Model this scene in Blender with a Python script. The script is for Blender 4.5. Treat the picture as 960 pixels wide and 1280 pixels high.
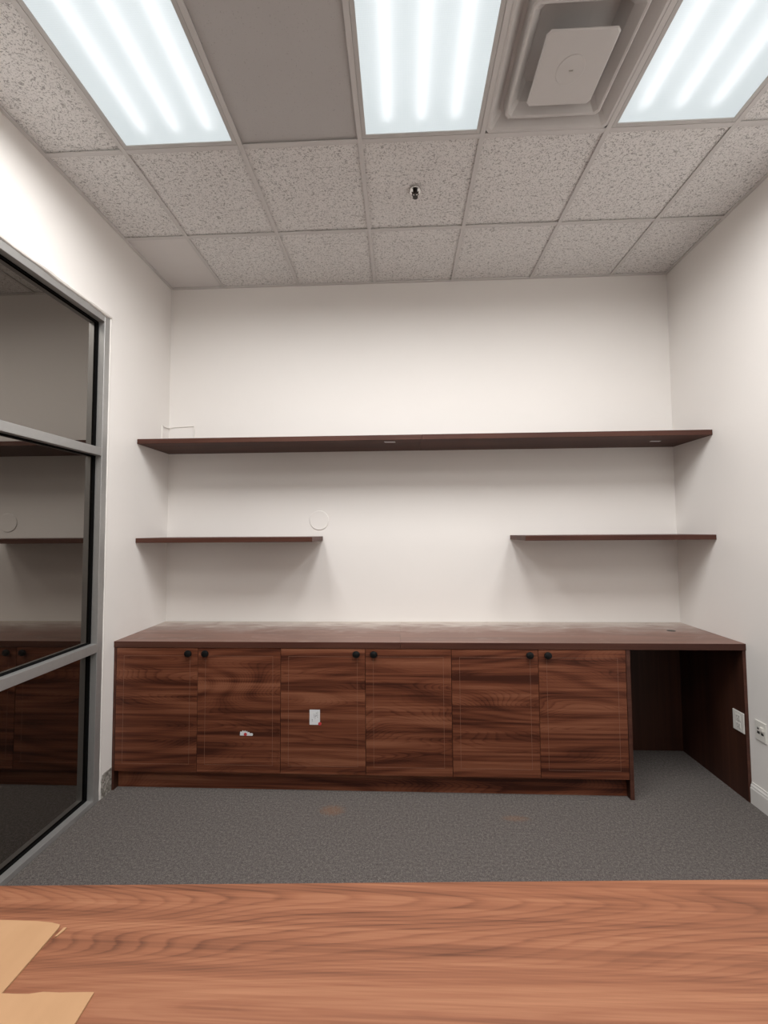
import bpy, bmesh, math, random
from mathutils import Vector, Matrix

# ------------------------------------------------------------------ scene reset
for o in list(bpy.data.objects):
    bpy.data.objects.remove(o)
scene = bpy.context.scene
COL = scene.collection
random.seed(7)

# ------------------------------------------------------------------ camera
F_PX, YAW, PITCH, ROLL, CAM_Z = 507.98, -0.04053, 0.04526, -0.00691, 1.6211
cam_data = bpy.data.cameras.new('camera')
cam = bpy.data.objects.new('camera', cam_data)
COL.objects.link(cam)
cam_data.sensor_fit = 'HORIZONTAL'
cam_data.sensor_width = 36.0
cam_data.lens = F_PX / 960.0 * 36.0
cam_data.clip_start = 0.02
fw = Vector((math.sin(YAW) * math.cos(PITCH), math.cos(YAW) * math.cos(PITCH), math.sin(PITCH)))
rt = Vector((math.cos(YAW), -math.sin(YAW), 0))
up = rt.cross(fw)
r2 = math.cos(ROLL) * rt + math.sin(ROLL) * up
u2 = -math.sin(ROLL) * rt + math.cos(ROLL) * up
cam.matrix_world = Matrix(((r2.x, u2.x, -fw.x, 0), (r2.y, u2.y, -fw.y, 0), (r2.z, u2.z, -fw.z, CAM_Z), (0, 0, 0, 1)))
scene.camera = cam

# ------------------------------------------------------------------ world and exposure
world = bpy.data.worlds.new('world')
scene.world = world
world.use_nodes = True
world.node_tree.nodes['Background'].inputs[0].default_value = (0.5, 0.5, 0.5, 1)
world.node_tree.nodes['Background'].inputs[1].default_value = 0.0
vs = scene.view_settings
vs.view_transform = 'Standard'
vs.look = 'None'
vs.gamma = 1.0
vs.use_curve_mapping = False
vs.exposure = 0.0
LAMP_W = 31.0            # watts of each troffer lamp
LAMP_COL = (1.0, 0.99, 0.98)
LAMP_SPREAD = math.radians(169)   # prismatic lenses cut the light off at flat angles
LENS_GLOW = 0.47
TUBE_GLOW = 5.0

# ------------------------------------------------------------------ room numbers (metres)
T = 0.6096
XL, XR, YB, YF, ZC = -1.837, 2.065, 3.134, -1.70, 3.576
GX, GY = -1.4065, 2.563
CY = 2.562               # front plane of doors and counter
CH, CT = 0.925, 0.038    # counter top height, thickness

# ------------------------------------------------------------------ helpers
class MB:
    def __init__(self):
        self.bm = bmesh.new()
    def box(self, x0, x1, y0, y1, z0, z1, bev=0.0, seg=1):
        r = bmesh.ops.create_cube(self.bm, size=1.0)
        vs_ = r['verts']
        for v in vs_:
            v.co = Vector((x0 + (v.co.x + .5) * (x1 - x0), y0 + (v.co.y + .5) * (y1 - y0), z0 + (v.co.z + .5) * (z1 - z0)))
        if bev > 0:
            es = list({e for v in vs_ for e in v.link_edges})
            bmesh.ops.bevel(self.bm, geom=es, offset=bev, segments=seg, affect='EDGES', profile=0.5)
        return self
    def prism(self, poly, z0, z1):
        """polygon in XY, extruded in z"""
        a = [self.bm.verts.new((x, y, z0)) for x, y in poly]
        b = [self.bm.verts.new((x, y, z1)) for x, y in poly]
        n = len(poly)
        self.bm.faces.new(list(reversed(a)))
        self.bm.faces.new(b)
        for i in range(n):
            j = (i + 1) % n
            self.bm.faces.new((a[i], a[j], b[j], b[i]))
        return self
    def sweep(self, prof, axis, a0, a1):
        """closed profile swept straight; axis 'x': prof is (y,z); axis 'y': prof is (x,z)"""
        def P(u, v, t):
            return (t, u, v) if axis == 'x' else ((u, t, v) if axis == 'y' else (u, v, t))
        A = [self.bm.verts.new(P(u, v, a0)) for u, v in prof]
        B = [self.bm.verts.new(P(u, v, a1)) for u, v in prof]
        n = len(prof)
        self.bm.faces.new(A)
        self.bm.faces.new(list(reversed(B)))
        for i in range(n):
            j = (i + 1) % n
            self.bm.faces.new((A[i], B[i], B[j], A[j]))
        bmesh.ops.recalc_face_normals(self.bm, faces=self.bm.faces)
        return self
    def lathe(self, prof, c, axis='z', n=24, sx=1.0):
        """profile (radius, height) turned about an axis through c"""
        rings = []
        for r, h in prof:
            ring = []
            for i in range(n):
                t = 2 * math.pi * i / n
                a, b = r * math.cos(t) * sx, r * math.sin(t)
                if axis == 'z': p = (c[0] + a, c[1] + b, c[2] + h)
                elif axis == 'y': p = (c[0] + a, c[1] + h, c[2] + b)
                else: p = (c[0] + h, c[1] + a, c[2] + b)
                ring.append(self.bm.verts.new(p))
            rings.append(ring)
        for k in range(len(rings) - 1):
            for i in range(n):
                j = (i + 1) % n
                self.bm.faces.new((rings[k][i], rings[k][j], rings[k + 1][j], rings[k + 1][i]))
        self.bm.faces.new(rings[0])
        self.bm.faces.new(list(reversed(rings[-1])))
        bmesh.ops.recalc_face_normals(self.bm, faces=self.bm.faces)
        return self
    def square_rings(self, prof, c, cap=True, corner=0.0):
        """profile (half size, z) of nested squares, corners cut by corner*half size"""
        rings = []
        for h, z in prof:
            k = corner * min(h, .15)
            pts = [(-h + k, -h), (h - k, -h), (h, -h + k), (h, h - k), (h - k, h), (-h + k, h), (-h, h - k), (-h, -h + k)] if corner else [(-h, -h), (h, -h), (h, h), (-h, h)]
            rings.append([self.bm.verts.new((c[0] + x, c[1] + y, c[2] + z)) for x, y in pts])
        n = len(rings[0])
        for k in range(len(rings) - 1):
            for i in range(n):
                j = (i + 1) % n
                self.bm.faces.new((rings[k][i], rings[k][j], rings[k + 1][j], rings[k + 1][i]))
        if cap:
            self.bm.faces.new(rings[-1])
        bmesh.ops.recalc_face_normals(self.bm, faces=self.bm.faces)
        return self
    def tube(self, pts, r, n=8):
        rings = []
        for i, p in enumerate(pts):
            p = Vector(p)
            d = (Vector(pts[min(i + 1, len(pts) - 1)]) - Vector(pts[max(i - 1, 0)])).normalized()
            a = d.orthogonal().normalized()
            if abs(d.z) < .9: a = d.cross(Vector((0, 0, 1))).normalized()
            b = d.cross(a)
            rr = r[i] if isinstance(r, (list, tuple)) else r
            rings.append([self.bm.verts.new(p + rr * (math.cos(2 * math.pi * k / n) * a + math.sin(2 * math.pi * k / n) * b)) for k in range(n)])
        for k in range(len(rings) - 1):
            for i in range(n):
                j = (i + 1) % n
                self.bm.faces.new((rings[k][i], rings[k][j], rings[k + 1][j], rings[k + 1][i]))
        self.bm.faces.new(rings[0]); self.bm.faces.new(list(reversed(rings[-1])))
        bmesh.ops.recalc_face_normals(self.bm, faces=self.bm.faces)
        return self
    def build(self, name, mat, parent=None, smooth=False):
        # origin at the middle of the base, so that objects sit where they stand
        xs = [v.co for v in self.bm.verts]
        c = Vector(((min(v.x for v in xs) + max(v.x for v in xs)) / 2, (min(v.y for v in xs) + max(v.y for v in xs)) / 2, min(v.z for v in xs)))
        for v in self.bm.verts:
            v.co -= c
        me = bpy.data.meshes.new(name)
        self.bm.to_mesh(me); self.bm.free()
        me.materials.append(mat)
        if smooth:
            me.shade_smooth()
            try: me.set_sharp_from_angle(angle=math.radians(40))
            except Exception: pass
        return link(name, me, c, parent)

def link(name, data, loc, parent=None):
    o = bpy.data.objects.new(name, data)
    COL.objects.link(o)
    o.location = loc
    if parent is not None:
        o.parent = parent
        o.matrix_parent_inverse = Matrix.Identity(4)
        o.location = Vector(loc) - wloc(parent)
    return o
def wloc(o):
    l = Vector(o.location)
    while o.parent is not None:
        o = o.parent
        l += Vector(o.location)
    return l
def tag(o, label=None, cat=None, group=None, kind=None):
    if label: o['label'] = label
    if cat: o['category'] = cat
    if group: o['group'] = group
    if kind: o['kind'] = kind
    return o
def thing(name, loc, label, cat, group=None):
    return tag(link(name, None, loc), label, cat, group)
def structure(o, label, cat):
    return tag(o, label, cat, kind='structure')

# ------------------------------------------------------------------ materials
class NT:
    def __init__(self, name):
        self.m = bpy.data.materials.new(name)
        self.m.use_nodes = True
        self.t = self.m.node_tree
        self.b = self.t.nodes['Principled BSDF']
        self.out = self.t.nodes['Material Output']
    def n(self, typ, **kw):
        nd = self.t.nodes.new(typ)
        for k, v in kw.items():
            if k.startswith('_'): setattr(nd, k[1:], v)
            else: nd.inputs[k.replace('__', ' ')].default_value = v
        return nd
    def l(self, a, b): self.t.links.new(a, b)
    def pos(self, scale=(1, 1, 1), loc=(0, 0, 0), rot=(0, 0, 0), world=True):
        src = self.n('ShaderNodeNewGeometry').outputs['Position'] if world else self.n('ShaderNodeTexCoord').outputs['Object']
        mp = self.n('ShaderNodeMapping')
        mp.inputs['Scale'].default_value = scale
        mp.inputs['Location'].default_value = loc
        mp.inputs['Rotation'].default_value = rot
        self.l(src, mp.inputs['Vector'])
        return mp.outputs['Vector']
    def noise(self, vec, scale, detail=3, rough=.5, dist=0.0):
        nd = self.n('ShaderNodeTexNoise', Scale=scale, Detail=detail, Roughness=rough, Distortion=dist)
        self.l(vec, nd.inputs['Vector'])
        return nd.outputs['Fac']
    def ramp(self, fac, stops, interp='LINEAR'):
        r = self.n('ShaderNodeValToRGB')
        r.color_ramp.interpolation = interp
        while len(r.color_ramp.elements) < len(stops): r.color_ramp.elements.new(.5)
        for e, (p, c) in zip(r.color_ramp.elements, stops):
            e.position = p
            e.color = (c, c, c, 1) if not isinstance(c, (tuple, list)) else (*c, 1)
        self.l(fac, r.inputs['Fac'])
        return r.outputs['Color']
    def math(self, op, a, b=None, c=None):
        m = self.n('ShaderNodeMath', _operation=op)
        for i, v in enumerate((a, b, c)):
            if v is None: continue
            if isinstance(v, (int, float)): m.inputs[i].default_value = v
            else: self.l(v, m.inputs[i])
        return m.outputs[0]
    def mix(self, fac, a, b, blend='MIX'):
        m = self.n('ShaderNodeMix', _data_type='RGBA', _blend_type=blend)
        for sock, v in ((m.inputs[0], fac), (m.inputs[6], a), (m.inputs[7], b)):
            if isinstance(v, (int, float)): sock.default_value = v
            elif isinstance(v, (tuple, list)): sock.default_value = (*v, 1)
            else: self.l(v, sock)
        return m.outputs[2]
    def bump(self, h, strength=.1, dist=.01):
        b = self.n('ShaderNodeBump', Strength=strength, Distance=dist)
        self.l(h, b.inputs['Height'])
        self.l(b.outputs[0], self.b.inputs['Normal'])
    def base(self, c):
        if isinstance(c, (tuple, list)): self.b.inputs['Base Color'].default_value = (*c, 1)
        else: self.l(c, self.b.inputs['Base Color'])
    def set(self, **kw):
        for k, v in kw.items(): self.b.inputs[k.replace('__', ' ')].default_value = v
        return self

def sr(r, g, b):
    f = lambda v: (v / 255 / 12.92) if v / 255 <= .04045 else ((v / 255 + .055) / 1.055) ** 2.4
    return (f(r), f(g), f(b))

def m_paint():
    k = NT('wall_paint')
    v = k.pos()
    k.base(k.mix(k.noise(v, 1.7, 4), (.815, .785, .752), (.835, .805, .772)))
    k.set(Roughness=.62)
    return k.m
def m_plain(name, col, rough=.5, var=.06, scale=30, metal=0.0, bump=0.0, spec=.5):
    k = NT(name)
    v = k.pos(world=False)
    lo = tuple(c * (1 - var) for c in col); hi = tuple(min(1, c * (1 + var)) for c in col)
    f = k.noise(v, scale, 4)
    k.base(k.mix(f, lo, hi))
    k.set(Roughness=rough, Metallic=metal)
    k.b.inputs['Specular IOR Level'].default_value = spec
    if bump: k.bump(f, bump, .003)
    return k.m
def m_tile(fissured, seed=0.0):
    k = NT('ceiling_tile_fissured' if fissured else 'ceiling_tile_fine')
    v = k.pos(loc=(seed, 0, 0))
    body = k.mix(k.noise(v, 6, 3), (.80, .785, .770), (.86, .845, .83))
    if fissured:
        a = k.noise(k.pos(scale=(1, 1.35, 1), loc=(seed, 2, 0)), 70, 2.5, .6, 1.2)
        m1 = k.ramp(a, [(.565, 0.0), (.61, 1.0)])
        b = k.noise(k.pos(loc=(3, seed, 1)), 150, 2, .5, .6)
        m2 = k.ramp(b, [(.585, 0.0), (.63, 1.0)])
        m = k.math('MAXIMUM', m1, k.math('MULTIPLY', m2, .75))
        k.base(k.mix(k.math('MULTIPLY', m, .66), body, (.22, .21, .20)))
        k.bump(k.math('SUBTRACT', 1.0, m), .35, .003)
    else:
        b = k.noise(v, 180, 2, .5, .4)
        m = k.ramp(b, [(.66, 0.0), (.73, 1.0)])
        body = k.mix(k.noise(v, 6, 3), (.52, .505, .495), (.56, .545, .535))
        k.base(k.mix(k.math('MULTIPLY', m, .45), body, (.25, .23, .22)))
        k.bump(k.math('SUBTRACT', 1.0, m), .15, .002)
    k.set(Roughness=.9)
    k.b.inputs['Specular IOR Level'].default_value = .15
    return k.m
def m_wood(name, dark, mid, light, along='x', rough=.38, freq=9.0, contrast=1.0, dust_sheen=False, stretch=1.0, rnd=0.35, coat=0.0, fine=1.0, band=20.0, ring=.25, wob=.55, spec=.3, lines=0.0):
    k = NT(name)
    g = k.n('ShaderNodeNewGeometry').outputs['Position']
    oi = k.n('ShaderNodeObjectInfo').outputs['Random']
    off = k.n('ShaderNodeCombineXYZ')
    k.l(k.math('MULTIPLY', oi, rnd * 1.7), off.inputs[0]); k.l(k.math('MULTIPLY', oi, rnd), off.inputs[1]); k.l(k.math('MULTIPLY', oi, rnd), off.inputs[2])
    ad = k.n('ShaderNodeVectorMath', _operation='ADD'); k.l(g, ad.inputs[0]); k.l(off.outputs[0], ad.inputs[1])
    def sc(a, b):
        mp = k.n('ShaderNodeMapping')
        mp.inputs['Scale'].default_value = (a, b, b) if along == 'x' else ((b, a, b) if along == 'y' else (b, b, a))
        k.l(ad.outputs[0], mp.inputs['Vector'])
        return mp.outputs['Vector']
    n1 = k.noise(sc(.55 * stretch, 3.4), 1.0, 1.5, .4, .15)            # broad figure whose contours make the cathedrals
    n0 = k.noise(sc(.5, 40), 1.0, 3, .6, .0)
    w = k.math('MULTIPLY_ADD', n0, wob, k.math('MULTIPLY', n1, freq))
    sn = k.math('MULTIPLY_ADD', k.math('SINE', k.math('MULTIPLY', w, 6.2832)), .5, .5)
    tri = k.math('POWER', sn, 1.8)
    n2 = k.noise(sc(.45 * stretch, band), 1.0, 3, .6, .1)
    n3 = k.noise(sc(4.0, 230), 1.0, 3, .6, .05)
    n4 = k.noise(sc(.9, 75), 1.0, 3, .6, .0)
    s = k.math('ADD', k.math('MULTIPLY', k.math('SUBTRACT', .45, tri), ring), k.math('MULTIPLY', k.math('SUBTRACT', n2, .5), 1.0))
    s = k.math('ADD', s, k.math('MULTIPLY', k.math('SUBTRACT', n3, .5), .30 * fine))
    s = k.math('ADD', s, k.math('MULTIPLY', k.math('SUBTRACT', n4, .5), .45 * fine))
    if lines:                                                           # thin dark grain lines
        w2 = k.math('MULTIPLY_ADD', n0, .9, k.math('MULTIPLY', n1, 105.0))
        f2 = k.math('FRACT', w2)
        ln = k.ramp(f2, [(.0, 0.0), (.55, .12), (.86, 1.0), (1.0, 0.0)])
        msk = k.ramp(k.noise(sc(.8, 9), 1.0, 2, .5, .1), [(.36, .15), (.62, 1.0)])
        s = k.math('SUBTRACT', s, k.math('MULTIPLY', k.math('MULTIPLY', ln, msk), lines))
    s = k.math('MULTIPLY_ADD', s, contrast, .5)
    col = k.ramp(s, [(.18, dark), (.5, mid), (.82, light)])
    k.set(Roughness=rough)
    if dust_sheen:
        v = k.pos()
        y = k.n('ShaderNodeSeparateXYZ'); k.l(v, y.inputs[0])
        nz = k.noise(k.pos(scale=(1.0, 2.2, 1)), 5.5, 5, .6, .8)
        sm = k.ramp(k.noise(k.pos(scale=(.5, 1.6, 1)), 9, 5, .65, 1.2), [(.52, 0.0), (.68, 1.0)])
        # dusty film plus grazing wall sheen mixed into the colour, stronger towards the wall
        f = k.math('ADD', k.math('MULTIPLY', k.math('SUBTRACT', y.outputs[1], 2.80), 2.3), k.math('MULTIPLY', k.math('SUBTRACT', nz, .5), 1.1))
        f = k.ramp(f, [(.0, .10), (.35, .40), (.72, .9)])
        f = k.math('MAXIMUM', f, k.math('MULTIPLY', sm, .28))
        col = k.mix(f, col, (.56, .50, .45))
        rr = k.math('MULTIPLY_ADD', f, .2, rough); k.l(rr, k.b.inputs['Roughness'])
    k.base(col)
    k.b.inputs['Specular IOR Level'].default_value = spec
    if coat: k.set(Coat__Weight=coat, Coat__Roughness=.3)
    return k.m
def m_carpet():
    k = NT('carpet')
    v = k.pos()
    n1 = k.noise(v, 210, 3, .65)
    n2 = k.noise(v, 75, 3, .6)
    n3 = k.noise(v, 2.2, 3)
    s = k.math('ADD', k.math('MULTIPLY', n1, .65), k.math('MULTIPLY', n2, .35))
    col = k.ramp(s, [(.34, (.050, .044, .041)), (.5, (.135, .120, .112)), (.66, (.265, .240, .226))])
    col = k.mix(k.math('MULTIPLY', n3, .35), col, (.13, .115, .106))
    sep = k.n('ShaderNodeSeparateXYZ'); k.l(v, sep.inputs[0])
    def blob(x, y, rx, ry):
        dx = k.math('DIVIDE', k.math('SUBTRACT', sep.outputs[0], x), rx)
        dy = k.math('DIVIDE', k.math('SUBTRACT', sep.outputs[1], y), ry)
        d = k.math('ADD', k.math('MULTIPLY', dx, dx), k.math('MULTIPLY', dy, dy))
        d = k.math('ADD', d, k.math('MULTIPLY', k.math('SUBTRACT', n2, .5), 2.0))
        return k.ramp(d, [(.1, 1.0), (1.0, 0.0)])
    m = k.math('MAXIMUM', blob(-.41, 2.42, .085, .05), k.math('MULTIPLY', blob(.63, 2.385, .09, .028), .8))
    col = k.mix(k.math('MULTIPLY', m, .40), col, (.26, .125, .06))
    k.base(col)
    k.bump(n1, .8, .006)
    k.set(Roughness=.95)
    k.b.inputs['Specular IOR Level'].default_value = .1
    return k.m
def m_pane():
    k = NT('dark_tinted_glass')
    k.base((.004, .0035, .003))
    k.set(Roughness=.015, IOR=2.9)
    k.b.inputs['Specular Tint'].default_value = (1, .93, .85, 1)
    v = k.pos()
    k.l(k.ramp(k.noise(v, 3, 3), [(.3, .012), (.8, .03)]), k.b.inputs['Roughness'])
    return k.m
def m_lens():
    k = NT('prismatic_lens')
    t = k.t
    v = k.pos(scale=(1, 1, 0))
    vo = k.n('ShaderNodeTexVoronoi', Scale=150.0, Randomness=0.0)
    k.l(v, vo.inputs['Vector'])
    cells = k.ramp(vo.outputs['Distance'], [(.1, 1.0), (.7, .88)])
    em = k.n('ShaderNodeEmission', Strength=LENS_GLOW)
    k.l(k.mix(1.0, (.87, .96, .985), cells, 'MULTIPLY'), em.inputs['Color'])
    rf = k.n('ShaderNodeBsdfRefraction', Roughness=1.0, IOR=1.45)
    rf.inputs['Color'].default_value = (.5, .5, .5, 1)
    ad = k.n('ShaderNodeAddShader')
    k.l(em.outputs[0], ad.inputs[0]); k.l(rf.outputs[0], ad.inputs[1])
    k.l(ad.outputs[0], k.out.inputs['Surface'])
    return k.m
def m_emit(name, col, s):
    k = NT(name)
    em = k.n('ShaderNodeEmission', Strength=s)
    n = k.noise(k.pos(), 3, 2)
    k.l(k.mix(n, col, tuple(c * .97 for c in col)), em.inputs['Color'])
    k.l(em.outputs[0], k.out.inputs['Surface'])
    return k.m
def m_cardboard():
    k = NT('cardboard')
    v = k.pos()
    a = k.noise(k.pos(scale=(60, 3, 3)), 1.0, 3)
    b = k.noise(v, 9, 4)
    c = k.mix(b, (.385, .22, .113), (.46, .275, .15))
    k.base(k.mix(k.math('MULTIPLY', a, .18), c, (.28, .155, .08)))
    k.bump(a, .06, .002)
    k.set(Roughness=.85)
    k.b.inputs['Specular IOR Level'].default_value = .2
    return k.m
def m_drywall():
    k = NT('torn_drywall')
    v = k.pos()
    n = k.noise(v, 55, 4, .6, 1.0)
    k.base(k.ramp(n, [(.36, (.13, .12, .10)), (.5, (.25, .23, .20)), (.66, (.48, .45, .41))]))
    k.bump(n, .7, .008)
    k.set(Roughness=.9)
    return k.m

PAINT = m_paint()
TILE = m_tile(True)
TILE_FINE = m_tile(False)
TILE_PLAIN = m_plain('ceiling_tile_plain', (.74, .715, .70), .9, .03, 8)
GRID = m_plain('grid_enamel', (.64, .62, .605), .5, .03, 12)
VENTM = m_plain('diffuser_enamel', (.62, .60, .585), .45, .03, 10)
FRAME_W = m_plain('fixture_enamel', (.55, .535, .52), .4, .03, 10)
ALU = m_plain('anodised_aluminium', (.40, .395, .385), .42, .06, 40, metal=.55)
BLACK = m_plain('black_gasket', (.004, .004, .004), .85, .2, 40, spec=.08)
KNOB = m_plain('black_knob_metal', (.006, .006, .006), .4, .2, 60, spec=.25)
PANE = m_pane()
CAB = m_wood('walnut_laminate_door', (.050, .0120, .0052), (.150, .0445, .0205), (.250, .094, .049), 'x', .5, 11.0, 1.5, band=17, ring=.13, wob=.35, lines=.14)
CABV = m_wood('walnut_laminate_panel_shaded', (.024, .0085, .005), (.040, .0145, .0085), (.060, .023, .0135), 'z', .5, 5.0, .9)  # laminate darkened so its colour carries the kneehole's shade
TOP = m_wood('walnut_laminate_counter', (.095, .036, .023), (.150, .060, .039), (.205, .090, .062), 'x', .36, 5.0, .8, dust_sheen=True, rnd=.1)
SHELFM = m_wood('walnut_laminate_shelf', (.046, .015, .0095), (.074, .026, .0165), (.105, .041, .026), 'x', .5, 5.0, .9)
TABLEM = m_wood('walnut_laminate_table', (.098, .033, .0155), (.232, .088, .0435), (.340, .153, .081), 'x', .5, 30.0, 1.0, rnd=0, fine=1.3, band=17, ring=.08, stretch=.6, wob=.5, lines=.22)
INLAY = m_plain('worn_groove', (.235, .115, .075), .5, .45, 25)
CARPET = m_carpet()
CARD = m_cardboard()
DRYWALL = m_drywall()
WHITE_TRIM = m_plain('white_trim_enamel', (.72, .70, .67), .4, .03, 10)
CAULK = m_plain('white_caulk', (.78, .75, .71), .6, .05, 50, bump=.3)
PLASTIC = m_plain('white_plastic', (.74, .72, .67), .35, .03, 20)
SOCKET = m_plain('dark_socket', (.03, .028, .025), .5, .2, 20)
SOCKET_G = m_plain('grey_slot_plastic', (.42, .40, .37), .5, .1, 20)  # mid grey plastic for screws, a port and the boss slot
PAPER = m_plain('white_paper', (.72, .73, .74), .7, .05, 60)
INK = m_plain('grey_ink', (.22, .22, .24), .7, .2, 60)
RED = m_plain('red_sticker', (.52, .045, .05), .5, .15, 60)
CHROME = m_plain('chrome', (.62, .60, .58), .18, .05, 20, metal=1.0)
DARKMETAL = m_plain('dark_bronze', (.06, .055, .05), .35, .2, 40, metal=.8)
LENS = m_lens()
TUBE = m_emit('fluorescent_tube', (1.0, .985, 1.0), TUBE_GLOW)

# ------------------------------------------------------------------ setting
WT = 0.12
structure(MB().box(XL - WT, XR + WT, YF - WT, YB + WT, -0.10, 0.0).build('floor', CARPET), 'dark grey speckled carpet floor', 'floor')
structure(MB().box(XL - WT, XR + WT, YB, YB + WT, 0.0, ZC + .25).build('wall_back', PAINT), 'warm white painted back wall behind the shelves', 'wall')
structure(MB().box(XR, XR + WT, YF, YB, 0.0, ZC + .25).build('wall_right', PAINT), 'warm white painted wall at the kneehole end', 'wall')
structure(MB().box(XL - WT, XR + WT, YF - WT, YF, 0.0, ZC + .25).build('wall_front', PAINT), 'warm white painted wall behind the viewer', 'wall')
# left wall: solid pier, header above the glazing, pier at the near end
WY0, WY1, WZ1 = -0.62, 2.4555, 2.979
wl = MB()
wl.box(XL - WT, XL, WY1 + .006, YB, 0.0, ZC + .25)
wl.box(XL - WT, XL, YF, WY0 - .006, 0.0, ZC + .25)
wl.box(XL - WT, XL, WY0 - .006, WY1 + .006, WZ1 + .006, ZC + .25)
structure(wl.build('wall_left', PAINT), 'warm white painted wall around the tall interior window', 'wall')

# --- suspended ceiling: slab above, grid bars and tiles as pieces of it
ceil = structure(MB().box(XL - WT, XR + WT, YF - WT, YB + WT, ZC + .25, ZC + .33).build('ceiling', GRID), 'suspended ceiling of grey fissured tiles in a metal grid', 'ceiling')
xs = [XL] + [GX + k * T for k in range(6)] + [XR]
ys = [YB, GY] + [GY - k * T for k in range(1, 7)] + [YF]
lights = [(1, 2), (3, 2), (5, 2), (3, 5)]   # (column, first row) of the 2x4 troffers, two rows each; last one added unseen for fill
VENT = (4, 2)
taken = set()
for c, r in lights: taken |= {(c, r), (c, r + 1)}
taken.add(VENT)
BW = .012
fine = {(2, 2), (2, 3)}
meshes = {}
for ci in range(len(xs) - 1):
    for ri in range(len(ys) - 1):
        if (ci, ri) in taken: continue
        x0, x1, y1, y0 = xs[ci], xs[ci + 1], ys[ri], ys[ri + 1]
        g = .003
        w, d = x1 - x0 - 2 * g, y1 - y0 - 2 * g
        mat = TILE_PLAIN if (ci, ri) == (0, 0) else (TILE_FINE if (ci, ri) in fine else TILE)
        key = (round(w, 3), round(d, 3), mat.name)
        if key not in meshes:
            bm_ = MB().box(-w / 2, w / 2, -d / 2, d / 2, 0, .016)
            me = bpy.data.meshes.new('ceiling_tile'); bm_.bm.to_mesh(me); bm_.bm.free(); me.materials.append(mat)
            meshes[key] = me
        link('ceiling_tile', meshes[key], ((x0 + x1) / 2, (y0 + y1) / 2, ZC + .0090 + random.uniform(0, .002)), ceil)
# main runners along Y, cross bars along X
def bar(x0, x1, y0, y1):
    b = MB()
    b.box(x0, x1, y0, y1, ZC, ZC + .006, .0008)
    if x1 - x0 < y1 - y0: m = (x0 + x1) / 2; b.box(m - .003, m + .003, y0, y1, ZC + .003, ZC + .03)
    else: m = (y0 + y1) / 2; b.box(x0, x1, m - .003, m + .003, ZC + .003, ZC + .03)
    return b.build('grid_bar', GRID, ceil)
for k in range(1, 7): bar(xs[k] - BW, xs[k] + BW, YF, YB)
for j in range(1, len(ys) - 1):
    for ci in range(len(xs) - 1):
        if (ci, j) in taken and (ci, j - 1) in taken and ci != VENT[0]: continue
        a = xs[ci] + (BW if ci > 0 else 0); b = xs[ci + 1] - (BW if ci < len(xs) - 2 else 0)
        bar(a, b, ys[j] - BW, ys[j] + BW)
for (a, b, c, d) in ((XL, XL + .02, YF, YB), (XR - .02, XR, YF, YB), (XL + .02, XR - .02, YB - .02, YB), (XL + .02, XR - .02, YF, YF + .02)):
    MB().box(a, b, c, d, ZC - .0005, ZC + .0085, .0008).build('wall_angle', GRID, ceil)

# --- interior window of dark tinted glass
win = structure(link('window_1', None, (XL - .03, (WY0 + WY1) / 2, 0)), 'tall aluminium framed interior window with dark reflective panes', 'window')
D0, DG0, DG1, D1 = XL + .002, XL - .037, XL - .050, XL - .10     # face, gasket front, glass plane, back
FWID = .044
def prof_bar(name, y0, y1, z0, z1):
    return MB().box(D1, D0, y0, y1, z0, z1, .0015).build(name, ALU, win)
prof_bar('jamb', WY1 - FWID, WY1, 0, WZ1)
prof_bar('jamb', WY0, WY0 + FWID, 0, WZ1)
mull = .93
prof_bar('mullion', mull - .022, mull + .022, .03, WZ1 - FWID)
prof_bar('head', WY0 + FWID, WY1 - FWID, WZ1 - FWID, WZ1)
prof_bar('sill', WY0 + FWID, WY1 - FWID, 0, .030)
bays = [(WY0 + FWID, mull - .022), (mull + .022, WY1 - FWID)]
zr = [(.030, .897), (.950, 2.092), (2.142, WZ1 - FWID)]
for (a, b) in bays:
    prof_bar('transom', a, b, .897, .950)
    prof_bar('transom', a, b, 2.092, 2.142)
    for (c, d) in zr:
        e = .003
        MB().box(DG1 - .006, DG1, a + e, b - e, c + e, d - e).build('pane', PANE, win)
        gk = MB(); t_ = .006
        gk.box(DG1, DG0, a, a + t_, c, d); gk.box(DG1, DG0, b - t_, b, c, d)
        gk.box(DG1, DG0, a + t_, b - t_, c, c + t_); gk.box(DG1, DG0, a + t_, b - t_, d - t_, d)
        gk.build('gasket', BLACK, win)
# uneven white caulk bead round the frame
ck = MB()
pts = [(XL + .001, y, WZ1 + .011 + random.uniform(-.003, .003)) for y in [WY0 + i * (WY1 + .008 - WY0) / 60 for i in range(61)]]
ck.tube(pts, [.013 + random.uniform(-.004, .003) for _ in pts], 8)
tag(ck.build('caulk_bead', CAULK, win, True), 'uneven white caulk bead over the frame')
ck = MB()
pts = [(XL + .000, WY1 + .007 + random.uniform(-.001, .001), .03 + i * (WZ1 - .02) / 60) for i in range(61)]
ck.tube(pts, [.006 + random.uniform(-.002, .0015) for _ in pts], 8)
ck.build('caulk_bead', CAULK, win, True)

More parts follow.
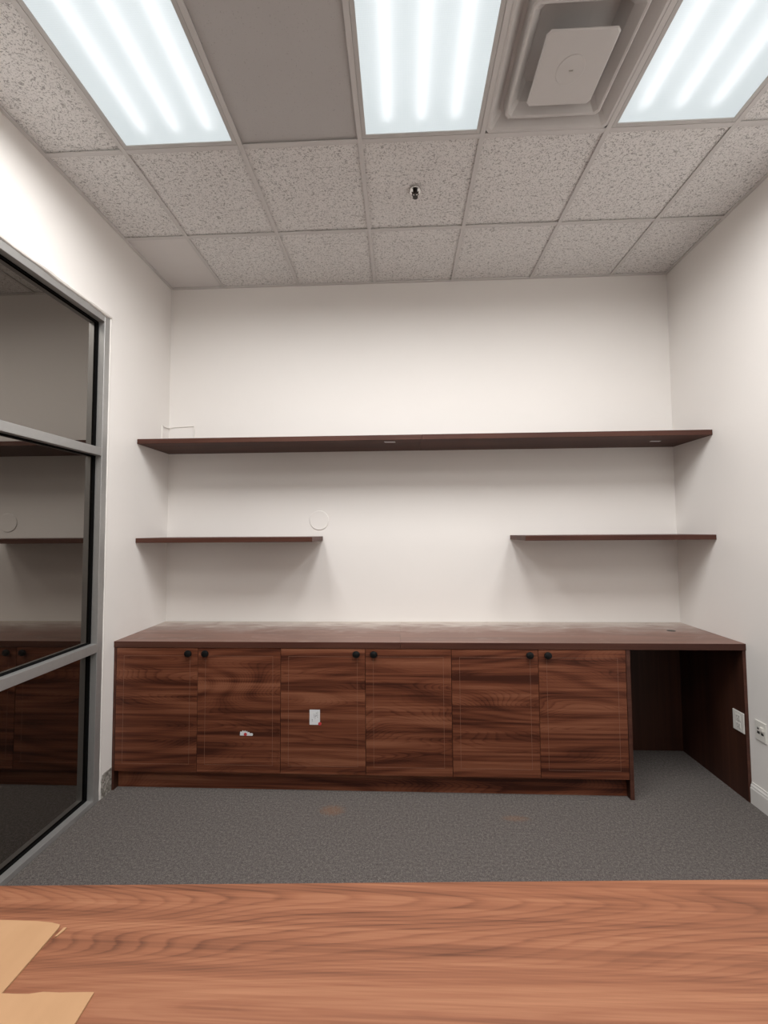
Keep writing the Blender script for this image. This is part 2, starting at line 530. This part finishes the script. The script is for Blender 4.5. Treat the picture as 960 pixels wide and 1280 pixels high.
# --- baseboards
bp = [(XR, 0), (XR - .014, 0), (XR - .014, .088), (XR - .011, .096), (XR - .011, .104), (XR - .006, .112), (XR - .005, .122), (XR, .122)]
structure(MB().sweep(bp, 'y', YF, CY - .003).build('baseboard_right', WHITE_TRIM), 'moulded white baseboard along the kneehole side wall', 'baseboard')
bl = MB()
poly = [(2.474, .0), (2.478, .03), (2.472, .05), (2.477, .08), (2.4745, .10), (2.482, .135), (2.50, .141), (2.559, .141), (2.559, 0)]
bl.sweep([(y, z) for y, z in poly], 'x', XL, XL + .005)
structure(bl.build('baseboard_left', DRYWALL), 'torn bare patch of drywall where the baseboard is missing', 'baseboard')

# ------------------------------------------------------------------ ceiling fixtures
light_labels = ['fluorescent ceiling troffer over the dark window side', 'fluorescent ceiling troffer between the plain tile and the air diffuser', 'fluorescent ceiling troffer nearest the kneehole side wall',
  'added unseen fluorescent troffer for fill light, overhead behind the viewer']
def troffer(ci, ri, label):
    x0, x1 = xs[ci] + BW + .001, xs[ci + 1] - BW - .001
    y1, y0 = ys[ri] - BW - .001, ys[ri + 2] + BW + .001
    t = thing('ceiling_light', ((x0 + x1) / 2, (y0 + y1) / 2, ZC), label, 'ceiling light', 'recessed fluorescent troffers')
    h = MB()                                   # open white pan above the lens
    H = .12
    h.box(x0, x1, y0, y1, ZC + H, ZC + H + .004)
    h.box(x0, x0 + .004, y0, y1, ZC + .006, ZC + H); h.box(x1 - .004, x1, y0, y1, ZC + .006, ZC + H)
    h.box(x0 + .004, x1 - .004, y0, y0 + .004, ZC + .006, ZC + H); h.box(x0 + .004, x1 - .004, y1 - .004, y1, ZC + .006, ZC + H)
    h.build('housing', WHITE_TRIM, t)
    f = MB(); w = .020
    f.box(x0, x0 + w, y0, y1, ZC + .0005, ZC + .006, .0012); f.box(x1 - w, x1, y0, y1, ZC + .0005, ZC + .006, .0012)
    f.box(x0 + w, x1 - w, y0, y0 + w, ZC + .0005, ZC + .006, .0012); f.box(x0 + w, x1 - w, y1 - w, y1, ZC + .0005, ZC + .006, .0012)
    f.build('lens_frame', FRAME_W, t)
    MB().box(x0 + w - .002, x1 - w + .002, y0 + w - .002, y1 - w + .002, ZC + .0062, ZC + .0064).build('lens', LENS, t)
    cx = (x0 + x1) / 2
    for dx in (-.165, 0, .165):
        MB().lathe([(.016, 0), (.019, .004), (.019, y1 - y0 - .104), (.016, y1 - y0 - .10)], (cx + dx, y0 + .05, ZC + .060), 'y', 12).build('tube', TUBE, t, True)
    # the light the troffer sheds
    ld = bpy.data.lights.new('troffer_lamp', 'AREA')
    ld.shape = 'RECTANGLE'; ld.size = x1 - x0 - 2 * w; ld.size_y = y1 - y0 - 2 * w
    ld.energy = LAMP_W; ld.color = LAMP_COL; ld.spread = LAMP_SPREAD
    link('troffer_lamp', ld, (cx, (y0 + y1) / 2, ZC - .001), t)
    return t
for (c, r), lb in zip(lights, light_labels): troffer(c, r, lb)

vc = ((xs[4] + xs[5]) / 2, (ys[2] + ys[3]) / 2, ZC)
vent = thing('air_diffuser', vc, 'square grey plaque air diffuser set between two ceiling lights', 'air vent')
h = T / 2 - BW - .001
MB().square_rings([(h, .004), (h, .001), (h - .012, .001), (h - .020, .008), (.238, .050), (.224, .050), (.218, -.006), (.213, -.010), (.205, -.008), (.176, .030), (.150, .100)], vc, True, .10).build('pan', VENTM, vent)
pl = MB()
pl.square_rings([(.060, .030), (.075, -.018), (.134, -.024), (.141, -.028), (.141, -.031), (.137, -.034)], vc, True, .10)
pl.build('plaque', VENTM, vent)
MB().lathe([(.058, .0), (.058, -.0012), (.055, -.002)], (vc[0], vc[1], ZC - .0338), 'z', 32).build('plaque_boss', VENTM, vent)
MB().box(vc[0] - .005, vc[0] + .011, vc[1] - .0015, vc[1] + .0015, ZC - .0380, ZC - .0358).build('screw_slot', SOCKET_G, vent)

sp = thing('sprinkler_head', (.101, 2.262, ZC), 'small chrome sprinkler head in a ceiling tile', 'sprinkler')
MB().lathe([(.034, .004), (.034, .001), (.031, -.004), (.024, -.003), (.022, .003)], (.101, 2.262, ZC), 'z', 24).build('escutcheon', CHROME, sp, True)
b_ = MB().lathe([(.014, .002), (.014, -.012), (.009, -.016), (.009, -.020)], (.101, 2.262, ZC), 'z', 12)
b_.tube([(.101 - .012, 2.262, ZC - .012), (.101 - .017, 2.262, ZC - .022), (.101 - .011, 2.262, ZC - .034), (.101, 2.262, ZC - .040)], .0035, 6)
b_.tube([(.101 + .012, 2.262, ZC - .012), (.101 + .017, 2.262, ZC - .022), (.101 + .011, 2.262, ZC - .034), (.101, 2.262, ZC - .040)], .0035, 6)
b_.build('sprinkler_body', DARKMETAL, sp, True)
MB().lathe([(.006, -.038), (.015, -.040), (.015, -.0415), (.006, -.043)], (.101, 2.262, ZC), 'z', 16).build('deflector', DARKMETAL, sp, True)

# ------------------------------------------------------------------ shelves
SD, ST = .390, .034
s1 = 2.2715
sh = thing('wall_shelf', ((XL + XR) / 2, YB - SD / 2, s1 - ST), 'long brown wood shelf running wall to wall, the highest', 'shelf')
MB().box(XL + .001, .1475, YB - SD, YB - .001, s1 - ST, s1, .0012).build('board', SHELFM, sh)
MB().box(.1485, XR - .001, YB - SD, YB - .001, s1 - ST - .0005, s1 + .0005, .0012).build('board', SHELFM, sh)
tag(MB().prism([(-.110, 2.795), (-.034, 2.800), (-.030, 2.828), (-.104, 2.824)], s1 - ST - .0012, s1 - ST - .0002).build('sticker', PAPER),
    'white paper sticker under the long shelf near its middle seam', 'sticker')
tag(MB().prism([(1.765, 2.905), (1.835, 2.908), (1.838, 2.934), (1.767, 2.930)], s1 - ST - .0017, s1 - ST - .0007).build('sticker', PAPER),
    'white paper sticker under the long shelf toward the kneehole end', 'sticker')
s2, SD2, ST2 = 1.579, .385, .033
tag(MB().box(XL + .001, -.6025, YB - SD2, YB - .001, s2 - ST2, s2, .0012).build('wall_shelf', SHELFM), 'short lower wood shelf on the window side below the round cover plate', 'shelf')
tag(MB().box(.831, XR - .001, YB - SD2, YB - .001, s2 - ST2, s2, .0012).build('wall_shelf', SHELFM), 'short lower wood shelf above the kneehole end of the counter', 'shelf')

# ------------------------------------------------------------------ wall fittings
rc = (-.631, YB, 1.7025)
tag(MB().lathe([(.0755, 0), (.0755, -.003), (.0735, -.005), (.071, -.0055)], rc, 'y', 48).build('cover_plate', PAINT), 'round wall coloured cover plate above the short shelf end', 'cover plate')
wp = thing('wire_moulding', (XL + .01, YB - .01, s1), 'painted-over wire moulding outline in the corner above long shelf', 'moulding')
MB().tube([(XL + .001, 3.036, s1 + .0), (XL + .001, 3.035, s1 + .09), (XL + .001, 3.037, s1 + .165)], [.008, .007, .009], 8).build('moulding_leg', CAULK, wp, True)
MB().tube([(XL + .001, 3.037, s1 + .172), (XL + .001, 3.07, s1 + .168), (XL + .004, YB - .006, s1 + .172), (XL + .03, YB - .001, s1 + .180), (-1.70, YB - .001, s1 + .184), (-1.633, YB - .001, s1 + .186)], .0055, 8).build('moulding_rail', CAULK, wp, True)
MB().tube([(-1.631, YB - .001, s1), (-1.630, YB - .001, s1 + .09), (-1.632, YB - .001, s1 + .178)], [.007, .0065, .006], 8).build('moulding_leg', CAULK, wp, True)
MB().lathe([(.0045, 0), (.004, -.004)], (-1.630, YB - .005, s1 + .075), 'y', 8).build('screw', SOCKET_G, wp)

def plate(xf, y0, y1, z0, z1, name, label, cat, ports):
    """wall plate on a surface facing -X at x = xf"""
    t = thing(name, (xf, (y0 + y1) / 2, z0), label, cat)
    MB().box(xf - .006, xf - .0003, y0, y1, z0, z1, .0022, 2).build('plate', PLASTIC, t)
    for (yc, zc, w, hh, m, nm, pr) in ports:
        MB().box(xf - .006 - pr, xf - .0055, yc - w / 2, yc + w / 2, zc - hh / 2, zc + hh / 2, .0006).build(nm, m, t)
    return t
PX = 2.045
oy, oz = 2.609, .450
pp = [(oy, oz + .024, .034, .032, PLASTIC, 'socket', .002), (oy, oz - .024, .034, .032, PLASTIC, 'socket', .002), (oy, oz, .006, .006, SOCKET_G, 'screw', .001)]
for dz in (.024, -.024):
    pp += [(oy - .007, oz + dz + .004, .003, .009, SOCKET, 'slot', .0024), (oy + .007, oz + dz + .004, .003, .008, SOCKET, 'slot', .0024), (oy, oz + dz - .009, .005, .005, SOCKET, 'slot', .0024)]
plate(PX, 2.568, 2.650, .390, .510, 'power_outlet', 'white power outlet plate on the shade-darkened kneehole side panel', 'outlet', pp)
dy, dz = 2.481, .449
dp = [(dy + .013, dz + .013, .017, .015, SOCKET_G, 'port', .001), (dy - .013, dz + .017, .019, .022, PLASTIC, 'port_plug', .010),
      (dy + .013, dz - .010, .017, .015, SOCKET, 'port', .001), (dy - .013, dz - .012, .017, .012, SOCKET, 'port', .001), (dy + .013, dz + .012, .010, .008, SOCKET, 'port', .0016)]
plate(XR, 2.446, 2.516, .393, .505, 'data_outlet', 'white data jack plate on the wall beside the kneehole panel', 'outlet', dp)

# ------------------------------------------------------------------ built-in cabinets
DZ0, DZ1 = .118, .884
dx = [-1.8195, -1.290, -.7595, -.2270, .3060, .8350, 1.3590]
unit_labels = ['two-door walnut base cabinet at the window end with torn sticker', 'two-door walnut base cabinet in the middle with white paper label', 'two-door walnut base cabinet beside the open kneehole']
def knob(x, z, parent):
    k = MB().lathe([(.007, 0), (.007, -.010), (.018, -.013), (.0215, -.018), (.020, -.024), (.012, -.028)], (x, CY, z), 'y', 20, 1.12)
    return k.build('knob', KNOB, parent, True)
random.seed(11)
for u in range(3):
    x0, x1 = dx[2 * u], dx[2 * u + 2]
    t = thing('base_cabinet', ((x0 + x1) / 2, (CY + YB) / 2, DZ0), unit_labels[u], 'cabinet', 'built-in base cabinets')
    cb = MB(); e = .001; th = .016
    cb.box(x0 + e, x0 + th, CY + .021, YB - .003, DZ0, CH - CT - .001); cb.box(x1 - th, x1 - e, CY + .021, YB - .003, DZ0, CH - CT - .001)
    cb.box(x0 + th, x1 - th, CY + .021, YB - .003, DZ0, DZ0 + th); cb.box(x0 + th, x1 - th, CY + .021, YB - .003, CH - CT - .001 - th, CH - CT - .001)
    cb.box(x0 + th, x1 - th, YB - .012, YB - .003, DZ0 + th, CH - CT - .001 - th)
    cb.build('carcass', CABV, t)
    for s in (0, 1):
        a, b = dx[2 * u + s] + .0013, dx[2 * u + s + 1] - .0013
        d = MB().box(a, b, CY, CY + .019, DZ0, DZ1, .0010).build('door', CAB, t)
        g = MB(); ins = .048; lw = .0015; pz = .0003
        for (p, q, r_, v_) in ((a + ins, b - ins, DZ1 - ins - lw, DZ1 - ins), (a + ins, b - ins, DZ0 + ins, DZ0 + ins + lw), (a + ins, a + ins + lw, DZ0 + ins, DZ1 - ins), (b - ins - lw, b - ins, DZ0 + ins, DZ1 - ins)):
            g.box(p, q, CY - pz, CY + .0008, r_, v_)
        tag(g.build('inlay_line', INLAY, d), 'thin pale scored rectangle on the door')
        knob(b - .054 if s == 0 else a + .052, DZ1 - .030, d)
tag(MB().box(-1.818, 1.3595, 2.600, 2.616, 0, .1165, .001).build('toe_kick', CAB), 'recessed dark toe kick board running under the cabinet doors', 'toe kick')
tag(MB().box(1.3855, PX - .001, YB - .012, YB - .001, .002, CH - CT - .001).build('back_panel', CABV), 'wood back panel inside the open kneehole, coloured as shaded', 'panel')

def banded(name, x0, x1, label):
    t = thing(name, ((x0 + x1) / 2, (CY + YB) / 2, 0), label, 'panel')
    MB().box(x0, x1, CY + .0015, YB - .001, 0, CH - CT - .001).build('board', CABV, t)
    MB().box(x0, x1, CY, CY + .0015, 0, CH - CT - .001, .0005).build('edge_band', SHELFM, t)  # band added to keep the lit tone of the front edge
banded('end_panel', XL + .001, -1.8205, 'narrow wood end panel at the window end of cabinets')
banded('divider_panel', 1.3605, 1.3845, 'wood divider panel between the last cabinet and open kneehole')
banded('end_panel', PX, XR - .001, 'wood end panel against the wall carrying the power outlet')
ct = thing('countertop', ((XL + XR) / 2, (CY + YB) / 2, CH - CT), 'long dusty walnut countertop over the cabinets and kneehole', 'countertop')
for a, b, dz_ in ((XL + .001, -.0085, 0), (-.0077, XR - .001, .0004)):
    sl = MB().box(a, b, CY - .002, YB - .001, CH - CT, CH + dz_).build('slab', TOP, ct)
    MB().box(a, b, CY - .0035, CY - .002, CH - CT, CH + dz_, .0006).build('edge_band', SHELFM, sl)

tag(MB().lathe([(.022, .0), (.022, .0012), (.019, .0014)], (1.834, 2.877, CH + .0005), 'z', 20, 1.25).build('cable_hole_cap', SOCKET), 'small dark oval cable hole cap on the kneehole end countertop', 'cable cap')
# stickers on the doors
lab = thing('paper_label', (-.5435, CY - .0006, .418), 'white printed paper label with red dot on a cabinet door', 'label')
MB().box(-.576, -.511, CY - .0009, CY - .0002, .418, .510).build('sheet', PAPER, lab)
ink = MB()
for (x, z0, z1) in ((-.527, .462, .500), (-.536, .470, .494), (-.542, .455, .480), (-.549, .462, .486), (-.561, .438, .452)):
    z = z0
    while z < z1:
        l = random.uniform(.004, .009)
        ink.box(x, x + random.uniform(.002, .0035), CY - .0012, CY - .0008, z, min(z + l, z1)); z += l + .003
ink.build('print', INK, lab)
MB().lathe([(.0105, 0), (.0105, -.001), (.008, -.0015)], (-.512, CY - .0008, .4245), 'y', 16).build('red_dot', RED, lab)
tg = thing('torn_sticker', (-.974, CY - .0006, .346), 'torn remnant of white sticker with red dot on a door', 'sticker')
tp = MB()
poly = [(-1.015, .347), (-.935, .346), (-.932, .358), (-.940, .362), (-.952, .361), (-.957, .368), (-.966, .366), (-.970, .376), (-.976, .369), (-.983, .378), (-.989, .371), (-.997, .379), (-1.003, .370), (-1.013, .371)]
A = [tp.bm.verts.new((x, CY - .0010, z)) for x, z in poly]; B = [tp.bm.verts.new((x, CY - .0002, z)) for x, z in poly]
tp.bm.faces.new(A); tp.bm.faces.new(list(reversed(B)))
for i in range(len(poly)):
    j = (i + 1) % len(poly); tp.bm.faces.new((A[i], B[i], B[j], A[j]))
bmesh.ops.recalc_face_normals(tp.bm, faces=tp.bm.faces)
tp.build('paper_scrap', PAPER, tg)
MB().lathe([(.010, 0), (.010, -.001), (.008, -.0013)], (-.980, CY - .0009, .3545), 'y', 14).build('red_dot', RED, tg)

# ------------------------------------------------------------------ table in the foreground
TZ = .740
ang = math.atan2(1.099 - 1.018, .914 + 1.009)
tb = thing('table', (0, 0, 0), 'long reddish walnut table in the foreground', 'table')
TX, TY1, TY0 = 1.52, 1.0595, .12
MB().box(-TX, TX, TY0, TY1, TZ - .030, TZ, .0015, 2).build('table_top', TABLEM, tb)
for sx in (-1, 1):
    MB().box(sx * (TX - .12) - .014, sx * (TX - .12) + .014, TY0 + .08, TY1 - .08, 0, TZ - .0305, .001).build('leg_panel', CABV, tb)
MB().box(-TX + .135, TX - .135, .575, .595, .20, TZ - .0305, .001).build('modesty_panel', CABV, tb)
tb.rotation_euler.z = ang

# cardboard on the table
def card(poly, zt, name, label, th=.0035, n=1):
    m = MB(); m.prism(poly, zt, zt + th)
    return tag(m.build(name, CARD), label, 'cardboard')
random.seed(3)
card([(-1.27, .50), (-.775, .505), (-.7685, .78), (-.7675, .915), (-.770, .921), (-.792, .925), (-.83, .9275), (-.93, .927), (-1.06, .925), (-1.26, .930)], TZ + .0003, 'cardboard_sheet', 'flat tan cardboard sheet on the table, the one further back')
cs = MB()
edge = [(-1.22, .752), (-1.0, .766), (-.86, .776), (-.768, .782), (-.735, .7825), (-.714, .784), (-.69, .7895), (-.658, .7905), (-.62, .7925), (-.593, .7935)]
low = [(-1.20, .33), (-1.0, .333), (-.86, .335), (-.768, .337), (-.735, .338), (-.714, .338), (-.69, .339), (-.658, .34), (-.62, .34), (-.565, .34)]
def zz(x): 
    t_ = min(1, max(0, (x + .765) / .12)); return TZ + .0042 * (1 - t_ * t_ * (3 - 2 * t_)) + .0004
rows = []
for (p, q) in zip(edge, low):
    rows.append([cs.bm.verts.new((p[0], p[1], zz(p[0]) + .0035)), cs.bm.verts.new((p[0], p[1], zz(p[0]))), cs.bm.verts.new((q[0], q[1], zz(q[0]))), cs.bm.verts.new((q[0], q[1], zz(q[0]) + .0035))])
for i in range(len(rows) - 1):
    for k in range(4):
        cs.bm.faces.new((rows[i][k], rows[i + 1][k], rows[i + 1][(k + 1) % 4], rows[i][(k + 1) % 4]))
cs.bm.faces.new(rows[0]); cs.bm.faces.new(list(reversed(rows[-1])))
bmesh.ops.recalc_face_normals(cs.bm, faces=cs.bm.faces)
tag(cs.build('cardboard_sheet', CARD), 'flat tan cardboard sheet on the table, the one closest to viewer', 'cardboard')
tag(MB().prism([(-.7575, .916), (-.7515, .917), (-.751, .912), (-.757, .897), (-.7605, .896)], TZ + .0003, TZ + .0025).build('cardboard_scrap', CARD), 'tiny torn sliver of cardboard beside the far sheet corner', 'cardboard')
